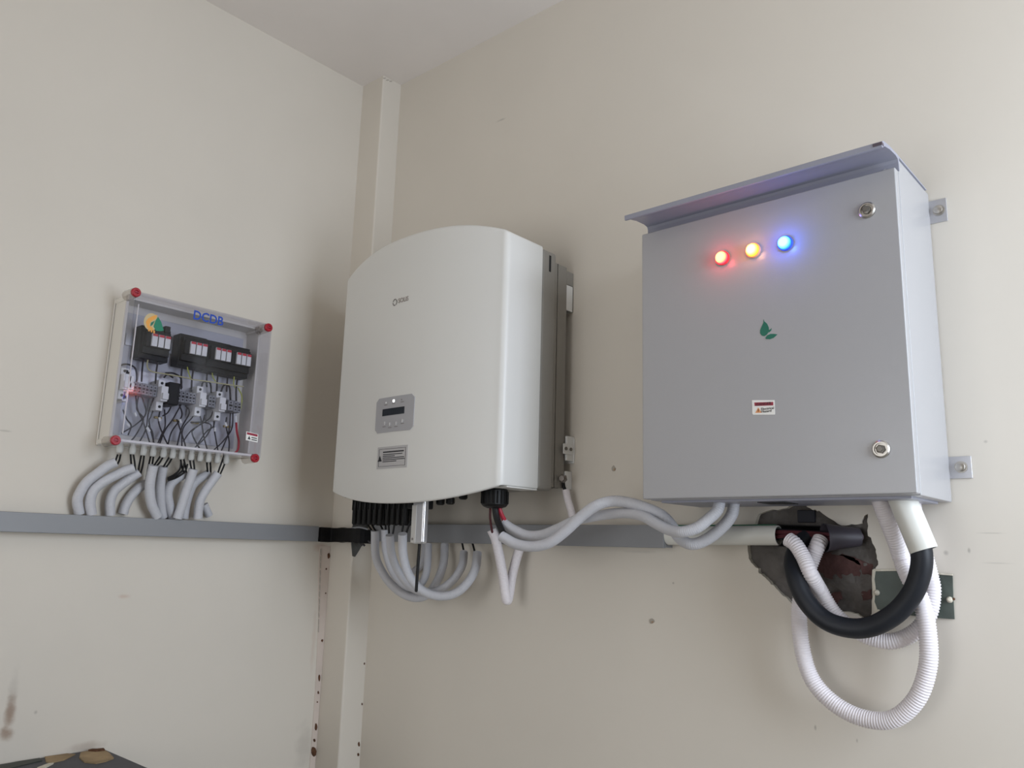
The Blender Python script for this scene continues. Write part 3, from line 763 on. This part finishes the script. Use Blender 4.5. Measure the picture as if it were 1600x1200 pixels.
# ------------------------------------------------------------------ inverter
inv = empty('inverter', (0.43, 0, 1.6), 'large white wall-mounted inverter with bulging front and small display, between corner and grey cabinet', 'inverter')
XRt, XLf = 0.743, 0.128; XC = (XRt+XLf)/2; HW = (XRt-XLf)/2
def face_y(x):
    t = (x-XC)/HW; return -(0.257 + 0.040*(1-t*t))
def ztop(x):
    t = abs((x-XC)/HW); return 2.187 + 0.050*(1-t**2.5)
def zbot(x):
    t = abs((x-XC)/HW); return 1.589 - 0.038*(1-t**2.2)
outl = []     # (x, y, normal x, normal y)
outl += [(XLf, -0.130), (XLf, -0.18), (XLf, -0.225)]
NR = 6; rc = 0.016
yl = face_y(XLf+rc)
for k in range(NR+1):
    q = math.pi/2*k/NR
    outl.append((XLf+rc-rc*math.cos(q), yl+rc-rc*math.sin(q)))
NS = 40
for k in range(1, NS):
    x = XLf+rc+(XRt-XLf-2*rc)*k/NS; outl.append((x, face_y(x)))
for k in range(NR+1):
    q = math.pi/2*(1-k/NR)
    outl.append((XRt-rc+rc*math.cos(q), yl+rc-rc*math.sin(q)))
outl += [(XRt, -0.225), (XRt, -0.18), (XRt, -0.130)]
n = len(outl)
prof = [(0.0, 0.0035), (0.001, 0.0012), (0.0035, 0.0)]
rows = []
nrm = []
for i in range(n):
    a, b = outl[max(i-1, 0)], outl[min(i+1, n-1)]
    tx, ty = b[0]-a[0], b[1]-a[1]; l = math.hypot(tx, ty); nrm.append((-ty/l, tx/l))
def row(fz, inset):
    return [Vector((outl[i][0]+nrm[i][0]*inset, outl[i][1]+nrm[i][1]*inset, fz(outl[i][0]))) for i in range(n)]
# the normals computed above point inwards
R = [row(lambda x: zbot(x)+0.012, 0.012), row(zbot, 0.010)]
for dz_, ins in prof: R.append(row(lambda x, d=dz_: zbot(x)+d, ins))
for f in (0.1, 0.3, 0.5, 0.7, 0.9): R.append(row(lambda x, f=f: zbot(x)+(ztop(x)-zbot(x))*f, 0))
for dz_, ins in ((0.010, 0.0), (0.006, 0.0008), (0.003, 0.0025), (0.0, 0.008)): R.append(row(lambda x, d=dz_: ztop(x)-d, ins))
R.append([Vector((p.x, -0.130, 2.187)) for p in R[-1]])
w = MB(); vs = [p for r_ in R for p in r_]; fs = []
for j in range(len(R)-1):
    for i in range(n-1): fs.append((j*n+i, j*n+i+1, (j+1)*n+i+1, (j+1)*n+i))
w.add(vs, fs); w.build('front_cover', inv_m, inv, angle=50)
MB().box(XLf+0.010, XRt-0.008, -0.245, -0.13, 1.592, 1.597).build('bottom_plate', mat('light grey plate', (206, 205, 202), 0.5), inv)
MB().box(XRt-0.05, XRt-0.001, -0.235, -0.13, 1.5855, 1.5885).build('cover_lip', inv_m, inv, bevel=0.0008)
w = MB(); w.box(XLf+0.002, XRt+0.001, -0.131, -0.074, 1.588, 2.180)
mid = w.build('chassis', invg_m, inv, bevel=0.009, seg=4)
w = MB(); c = on_x(859.5, 412, XRt+0.0012)
w.box(XRt+0.0005, XRt+0.0018, c.y-0.0035, c.y+0.0035, c.z-0.021, c.z+0.021).build('handle_slot', dark_m, inv)
w = MB(); w.box(XLf+0.012, XRt-0.002, -0.076, -0.066, 1.598, 2.157)
nf = 38
for k in range(nf):
    x = XLf+0.012+(XRt-0.006-XLf-0.012)*k/(nf-1); w.box(x, x+0.004, -0.068, -0.030, 1.598, 2.157)
w.build('heatsink', invg_m, inv)
bk = MB(); bk.box(0.15, 0.740, -0.004, 0, 2.046, 2.113); bk.box(0.736, 0.740, -0.028, 0, 2.046, 2.113)
br = bk.build('wall_bracket', white_m, inv, bevel=0.001)
MB().box(0.70, 0.740, -0.028, 0, 2.114, 2.150).build('bracket_gap_shade', invg_m, inv, bevel=0.001)  # grey piece stands in for the shaded opening above the white bracket
bk = MB(); bk.box(0.15, 0.752, -0.004, 0, 1.66, 1.72); bk.box(0.744, 0.750, -0.030, 0, 1.665, 1.725); bk.box(0.749, 0.752, -0.045, -0.01, 1.68, 1.705)
br = bk.build('wall_bracket', white_m, inv, bevel=0.001)
for y_ in (-0.037, -0.018):
    MB().cyl((0.7515, y_, 1.693), (1, 0, 0), 0.0042, 0.003, 12).build('bracket_screw', mat('screw grey', (120, 116, 110), .4, metal=.7) if 'screw grey' not in MATS else MATS['screw grey'], br)
MB().box(0.738, 0.7435, -0.026, 0, 1.597, 1.640).build('wall_bracket', white_m, inv, bevel=0.001)

# display, label and logo on the curved front
def surf(px, py, off=0.0):
    d = ray(px, py); lo, hi = 0.3, 4.0
    for _ in range(50):
        m_ = (lo+hi)/2; p = CAM+d*m_
        if p.y > face_y(p.x)-off: hi = m_
        else: lo = m_
    return CAM+d*lo
def curved_patch(x0, x1, z0, z1, off, th, name, m, parent, rad=0.0, n_=14):
    pts = []
    if rad:
        for cxx, czz, a0 in ((x1-rad, z1-rad, 0), (x0+rad, z1-rad, 90), (x0+rad, z0+rad, 180), (x1-rad, z0+rad, 270)):
            for k in range(6):
                q = math.radians(a0+90*k/5); pts.append((cxx+rad*math.cos(q), czz+rad*math.sin(q)))
    # strips across x so that the patch follows the curve
    w = MB(); vs = []; fs = []
    for i in range(n_+1):
        x = x0+(x1-x0)*i/n_
        zz0, zz1 = z0, z1
        if rad:
            d = min(x-x0, x1-x)
            if d < rad:
                k = rad-math.sqrt(max(0, rad*rad-(rad-d)**2)); zz0 += k; zz1 -= k
        y = face_y(x)-off
        vs += [(x, y, zz0), (x, y, zz1), (x, y+th, zz0), (x, y+th, zz1)]
    for i in range(n_):
        a = i*4; b = a+4
        fs += [(a, b, b+1, a+1), (a+2, a+3, b+3, b+2), (a+1, b+1, b+3, a+3), (a, a+2, b+2, b)]
    fs += [(0, 1, 3, 2), (n_*4, n_*4+2, n_*4+3, n_*4+1)]
    return w.add(vs, fs).build(name, m, parent, angle=30)
tl, trr, brr, bl = surf(588.8,625), surf(648.8,613.8), surf(646,670), surf(586.9,678.8)
dx0, dx1 = (tl.x+bl.x)/2, (trr.x+brr.x)/2; dz1, dz0 = (tl.z+trr.z)/2, (bl.z+brr.z)/2
dp = curved_patch(dx0, dx1, dz0, dz1, 0.0016, 0.0022, 'display_panel', panel_m, inv, rad=0.009)
sa, sb = surf(599,640.6), surf(633,645); s1, s2 = surf(633,634.4), surf(599,651.5)
curved_patch(sa.x, s1.x, (sb.z+s2.z)/2, (sa.z+s1.z)/2, 0.0026, 0.0016, 'screen', lcd_m, dp)
for (a, b), mm, rr_ in (((604,629.5), white_m, .0022), ((616,626.5), led_m, .0036), ((628.5,624.5), inkg_m, .0022)):
    p = surf(a, b); MB().lathe(p+Vector((0,-.0012,0)), (0, -1, 0), [(0, rr_), (.001, rr_), (.0018, rr_*.6)], 14).build('indicator', mm, dp)
for a, b in ((602,661.5),(610,663),(620,661.5),(629.5,657.5)):
    p = surf(a, b); MB().lathe(p+Vector((0,-.0015,0)), (0, -1, 0), [(0, .0042), (.0008, .0042), (.0012, .003)], 14).build('button', panel_m, dp)
    MB().box(p.x-.0006, p.x+.0006, p.y-.0030, p.y-.0024, p.z-.004, p.z+.004).build('button_mark', sticker_m, dp)
for a, b in ((604,633),(616,630.5),(629.5,628),(601,667),(610,668.3),(619.5,666.5),(629.5,661.8)):
    p = surf(a, b); MB().box(p.x-.006, p.x+.006, p.y-.0022, p.y-.0017, p.z-.0009, p.z+.0009).build('caption', inkg_m, dp)
tl, trr, brr, bl = surf(590.6,700.4), surf(638,693.8), surf(636.3,728.8), surf(588.8,734.4)
lx0, lx1 = (tl.x+bl.x)/2, (trr.x+brr.x)/2; lz1, lz0 = (tl.z+trr.z)/2, (bl.z+brr.z)/2
lb = curved_patch(lx0, lx1, lz0, lz1, 0.0008, 0.0010, 'warning_label', silverst_m, inv)
LWd, LH = lx1-lx0, lz1-lz0
def lab(u0, u1, v0, v1, m=ink_m, name='print'):
    return curved_patch(lx0+LWd*u0, lx0+LWd*u1, lz0+LH*v0, lz0+LH*v1, 0.0012, 0.0005, name, m, lb, n_=4)
lab(.06,.94,.885,.898); lab(.06,.94,.10,.113); lab(.06,.068,.10,.89); lab(.93,.938,.10,.89)
lab(.20,.88,.72,.78)
for v, u1 in ((.62,.84),(.54,.60),(.46,.90),(.38,.92),(.30,.66)): lab(.20, u1, v, v+.035)
p = [Vector((lx0+LWd*u, face_y(lx0+LWd*u)-.0013, lz0+LH*v)) for u, v in ((.03,.34),(.10,.60),(.17,.34))]
MB().prism(p, (0, .0005, 0)).build('triangle', ink_m, lb, smooth=False)
pc = surf(617.3, 472.5)
w = MB(); seg = 24; vs = []; fs = []
for k in range(seg):
    q = 2*math.pi*k/seg
    for r_ in (.0062, .0096): 
        x = pc.x+r_*math.cos(q); vs.append((x, face_y(x)-.0006, pc.z+r_*math.sin(q)))
for k in range(seg):
    if k % 8 == 3: continue
    k2 = (k+1) % seg; fs.append((k*2, k*2+1, k2*2+1, k2*2))
w.add(vs, fs); w.build('logo_ring', inkg_m, inv)
pt = surf(630.5, 468.5)
slope = math.atan2(face_y(pt.x+.02)-face_y(pt.x-.02), .04)
flat_text('logo_lettering', 'SOLIS', 0.0175, pt+Vector((0,-.0009,0)), (math.pi/2, 0, slope), mat('brown grey print', (150, 138, 130), .5), inv, 0.0003, .92)

# connectors under the inverter
def connector(x, y, zt=1.592, zb=1.503):
    g = MB().lathe((x, y, zt), (0, 0, -1), [(0, .0085), (.018, .0085), (.018, .0068), (.024, .0068), (.024, .0082), (.05, .0082), (.052, .0072), (zt-zb-.004, .0068), (zt-zb, .0045)], 10)
    g.box(x-.0015, x+.0015, y-.0098, y-.006, zt-.05, zt-.02)
    return g.build('cable_connector', black_m, inv)
for i in range(10):
    x = 0.172+i*0.0215 + (0.008 if i > 5 else 0)
    connector(x-0.004, -0.205); connector(x-0.03, -0.155)
MB().box(0.13, 0.36, -0.215, -0.14, 1.575, 1.592).build('connector_plate', black_m, inv, bevel=0.002)
c = on_y(656, 790, -0.235)
MB().box(c.x-.03, c.x+.022, -.25, -.21, 1.540, 1.592).build('data_port', black_m, inv, bevel=.003)
stick = MB(); a, b = on_y(645, 786, -.25), on_y(666.5, 850, -.25)
stick.box(a.x+.010, b.x-.004, -.260, -.242, b.z, 1.566)
so = stick.build('data_logger', silver_m, inv, bevel=.006, seg=4); so['label'] = 'silver stick with a thin black aerial'
MB().box(a.x+.011, a.x+.027, -.2612, -.2596, b.z+.002, 1.548).build('face_strip', mat('brushed light face', (190, 188, 184), .5), so, bevel=.0005)
MB().cyl((a.x+.018, -.2611, b.z+.011), (0, -1, 0), .0032, .001, 12).build('face_button', inkg_m, so)
ant = [on_y(655.5, 850, -.248), on_y(652.5, 890, -.246), on_y(650.5, 921, -.244)]
MB().tube(smooth_path(ant, .01), .0037, 12).lathe(ant[-1], ant[-1]-ant[-2], [(0, .0037), (.004, .0037), (.006, .002)], 12).build('aerial', black_m, so)
for a, b in ((688.5,777),(704,776),(724,768)):
    c = on_y(a, b, -.2); h = .022 if a < 720 else .016
    MB().lathe((c.x, c.y, 1.592), (0, 0, -1), [(0, .009), (1.592-c.z+.004, .009), (1.592-c.z+.004, .0105), (1.592-c.z+.016, .0105), (1.592-c.z+.019, .007)], 12).build('cable_gland', black_m, inv)
c = on_y(773, 780, -.2)
g = MB().lathe((c.x, c.y, 1.592), (0, 0, -1), [(0, .026), (.006, .026), (.006, .028)] + [(.010, .0305), (.042, .0305), (.047, .026), (.050, .018)], 16)
g.build('main_gland', black_m, inv, angle=20)
for k in range(16):
    q = 2*math.pi*k/16
w = MB()
for k in range(20):
    q = 2*math.pi*k/20; w.box(c.x+.0305*math.cos(q)-.0014, c.x+.0305*math.cos(q)+.0014, c.y+.0305*math.sin(q)-.0014, c.y+.0305*math.sin(q)+.0014, 1.552, 1.580)
w.build('gland_ribs', black_m, inv)['kind'] = 'stuff'

# ------------------------------------------------------------------ grey cabinet on the right
cab = empty('control_cabinet', (1.33, 0, 1.552), 'large pale grey metal control cabinet with rain hood and three lit lamps at right', 'electrical cabinet')
CX0, CX1, CZ0, CZ1 = 1.082, 1.583, 1.553, 2.133
w = MB().box(CX0, CX1, -0.186, -0.002, CZ0, CZ1)
w.build('body', cab_m, cab, bevel=0.002)
door = MB().box(1.0775, 1.5835, -0.208, -0.190, 1.5545, 2.1085).build('door', cab_m, cab, bevel=0.0025)
MB().box(1.086, 1.577, -0.1905, -0.1855, 1.560, 2.104).build('door_seal', dark_m, cab)
# hood: profile in (y, z), extruded along x
prof = [(-0.186, 2.1085), (-0.1895, 2.1085), (-0.1900, 2.1240), (-0.1930, 2.1290), (-0.205, 2.1310), (-0.235, 2.1290), (-0.262, 2.1235), (-0.2745, 2.1160),
        (-0.2785, 2.1165), (-0.2790, 2.1255), (-0.2690, 2.1310), (-0.235, 2.1355), (-0.195, 2.1370), (-0.020, 2.1360), (-0.020, 2.1335), (-0.186, 2.1335)]
MB().prism([(CX0-0.001, a, b) for a, b in prof], (CX1-CX0+0.003, 0, 0)).build('rain_hood', cab2_m, cab, angle=25, bevel=0.0006)
MB().box(CX1-.012, CX1+.0025, -.2795, -.270, 2.1195, 2.1250).build('hood_corner', mat('dark rust edge', (86, 76, 84), .7), cab)
MB().cyl((1.563, -.1925, 2.1135), (0, -1, 0), .0028, .0015, 10).build('hood_rivet', steel_m, cab)
# locks
for a, b in ((1355,329),(1377,702)):
    c = on_y(a, b, -.208)
    lk = MB().lathe(c, (0, -1, 0), [(0, .0145), (.003, .0145), (.005, .012), (.005, .0098), (.002, .0095)], 26).build('lock', chrome_m, door)
    lk['label'] = 'round chrome cabinet lock'
    MB().lathe(c+Vector((0,-.0015,0)), (0, -1, 0), [(0, .0075), (.0045, .0075), (.0055, .0045), (.0075, .0045)], 6).build('lock_core', MATS['screw grey'], door)
# indicator lamps
def lamp(a, b, core, rim, s, prgb, power, lab_):
    c = on_y(a, b, -.208)
    R_ = .0130
    o = MB().lathe(c, (0, -1, 0), [(0, R_+.001), (.006, R_+.001), (.006, R_-.0005), (.0045, R_-.001)], 28).build('lamp_bezel', mat('lamp ring '+lab_, tuple(int(255*v**.5) for v in prgb), .35), door)
    lens = MB().lathe(c, (0, -1, 0), [(.004, R_-.0006), (.009, R_-.0008), (.0125, R_*.8), (.0145, R_*.45), (.015, R_*.1)], 28)
    lo = lens.build('lamp_lens', lamp_mat('lit lens '+lab_, core, rim, s, R_), door, base=c)
    lo['label'] = lab_+' lit indicator lens'
    L = bpy.data.lights.new('indicator_light', 'POINT'); L.energy = power; L.color = prgb; L.shadow_soft_size = .006
    po = bpy.data.objects.new('indicator_light', L); col.objects.link(po); po.location = c+Vector((0, -.028, 0))
lamp(1130, 404, (1, .24, .07), (1, .010, .025), 10, (1, .07, .10), .055, 'red')
lamp(1178, 392, (1, .36, .10), (1, .11, .006), 10, (1, .52, .25), .040, 'amber')
lamp(1228, 381, (.09, .32, 1), (.006, .05, 1), 10, (.07, .16, 1), .120, 'blue')
# leaf emblem
def dpoly(pts, m, name, off=.0004, parent=door):
    return MB().prism([on_y(a, b, -.208-off) for a, b in pts], (0, .0004, 0)).build(name, m, parent, smooth=False)
f = lambda u, v: (1140+u/4.286, 460+v/4.286)
dpoly([f(228,165),(f(232,180)),f(250,195),f(262,220),f(264,245),f(250,268),f(232,280),f(215,276),f(204,260),f(204,240),f(214,215),f(226,190)], green_d, 'leaf_emblem')
dpoly([f(282,226),f(278,242),f(262,256),f(264,240)], green_d, 'leaf_emblem')
dpoly([f(320,268),f(296,290),f(270,300),f(242,298),f(240,290),f(252,274),f(275,264),f(300,264)], green_d, 'leaf_emblem')
# warning sticker
st = dpoly([f(150,708),f(300,708),f(304,805),f(158,806),f(152,798)], sticker_m, 'warning_sticker')
dpoly([f(165,724),f(292,720),f(292,743),f(168,747)], stred_m, 'red_band', .0007, st)
dpoly([f(172,793),f(192,757),f(214,792)], storg_m, 'triangle', .0007, st)
dpoly([f(190,768),f(195,768),f(194,786),f(191,786)], ink_m, 'triangle', .0010, st)
c = on_y(*f(228,734), -.2088); flat_text('lettering', 'DANGER', .0072, c, ROT_Y, ink_m, st, .0002)
c = on_y(*f(254,764), -.2088); flat_text('lettering', 'Electrical', .0062, c, ROT_Y, ink_m, st, .0002, 1.1)
c = on_y(*f(246,782), -.2088); flat_text('lettering', 'Hazard', .0062, c, ROT_Y, ink_m, st, .0002, 1.1)
# mounting tabs
for (a, b), (c_, d_) in (((1452,313),(1481,345)), ((1484,712),(1520,748))):
    p, q = on_y(a, b, -.003), on_y(c_, d_, -.003)
    tb = MB().box(CX1-.004, q.x, -.003, 0, q.z+.001, p.z-.002).build('mounting_tab', steel_m, cab, bevel=.0008)
    cc = Vector(((CX1+q.x)/2+.001, -.003, (p.z+q.z)/2))
    MB().lathe(cc, (0, -1, 0), [(0, .0105), (.0015, .0105), (.0015, .0078), (.006, .0078), (.0072, .006)], 18).build('bolt', chrome_m, tb)
MB().box(1.10, 1.565, -0.175, -0.02, 1.549, 1.5535).build('gland_plate', cab2_m, cab, bevel=0.001)
MB().box(1.292, 1.345, -0.155, -0.095, 1.5475, 1.550).build('cable_slot', dark_m, cab)

# ------------------------------------------------------------------ dark box at the bottom left
bz = 0.966
c0 = on_x(160, 1170, XL); c1 = on_z(250, 1207, bz)
dirr = (c1-c0); dirr.z = 0
bx = empty('dark_box', (0.1, -0.9, 0.0), 'dark box with a torn brown covering against the left wall at bottom left', 'box')
A = Vector((XL+.002, c0.y, bz)); B = A + dirr.normalized()*0.42; Cc = B + Vector((0, -0.75, 0)); D = Vector((XL+.002, c0.y-0.75, bz))
MB().prism([A, B, Cc, D], (0, 0, -bz)).build('carcass', darkbox_m, bx, bevel=.004, smooth=False)
def top_poly(pts, m, name, h):
    P = [on_z(a, b, bz+h) for a, b in pts]
    return MB().prism(P, (0, 0, -h)).build(name, m, bx, smooth=False)
top_poly([(126,1175),(150,1171.5),(163,1171),(172,1177),(178,1184),(165,1189),(150,1192),(132,1190),(124,1183)], cardb_m, 'torn_covering', .0025)
top_poly([(70,1182),(105,1177),(118,1178),(100,1187),(82,1191),(72,1190)], cardb_m, 'torn_covering', .002)
top_poly([(58,1199),(76,1192),(84,1191.5),(70,1199),(62,1203)], edge_m, 'torn_edge', .003)
top_poly([(0,1195),(30,1189),(62,1184),(66,1188),(40,1194),(0,1204)], mat('greenish black tape', (52, 56, 50), .6), 'tape_strip', .002)
top_poly([(138,1171.2),(144,1169.5),(152,1169.5),(162,1168.5),(164,1170.5),(150,1172)], chip_m, 'torn_edge', .006)
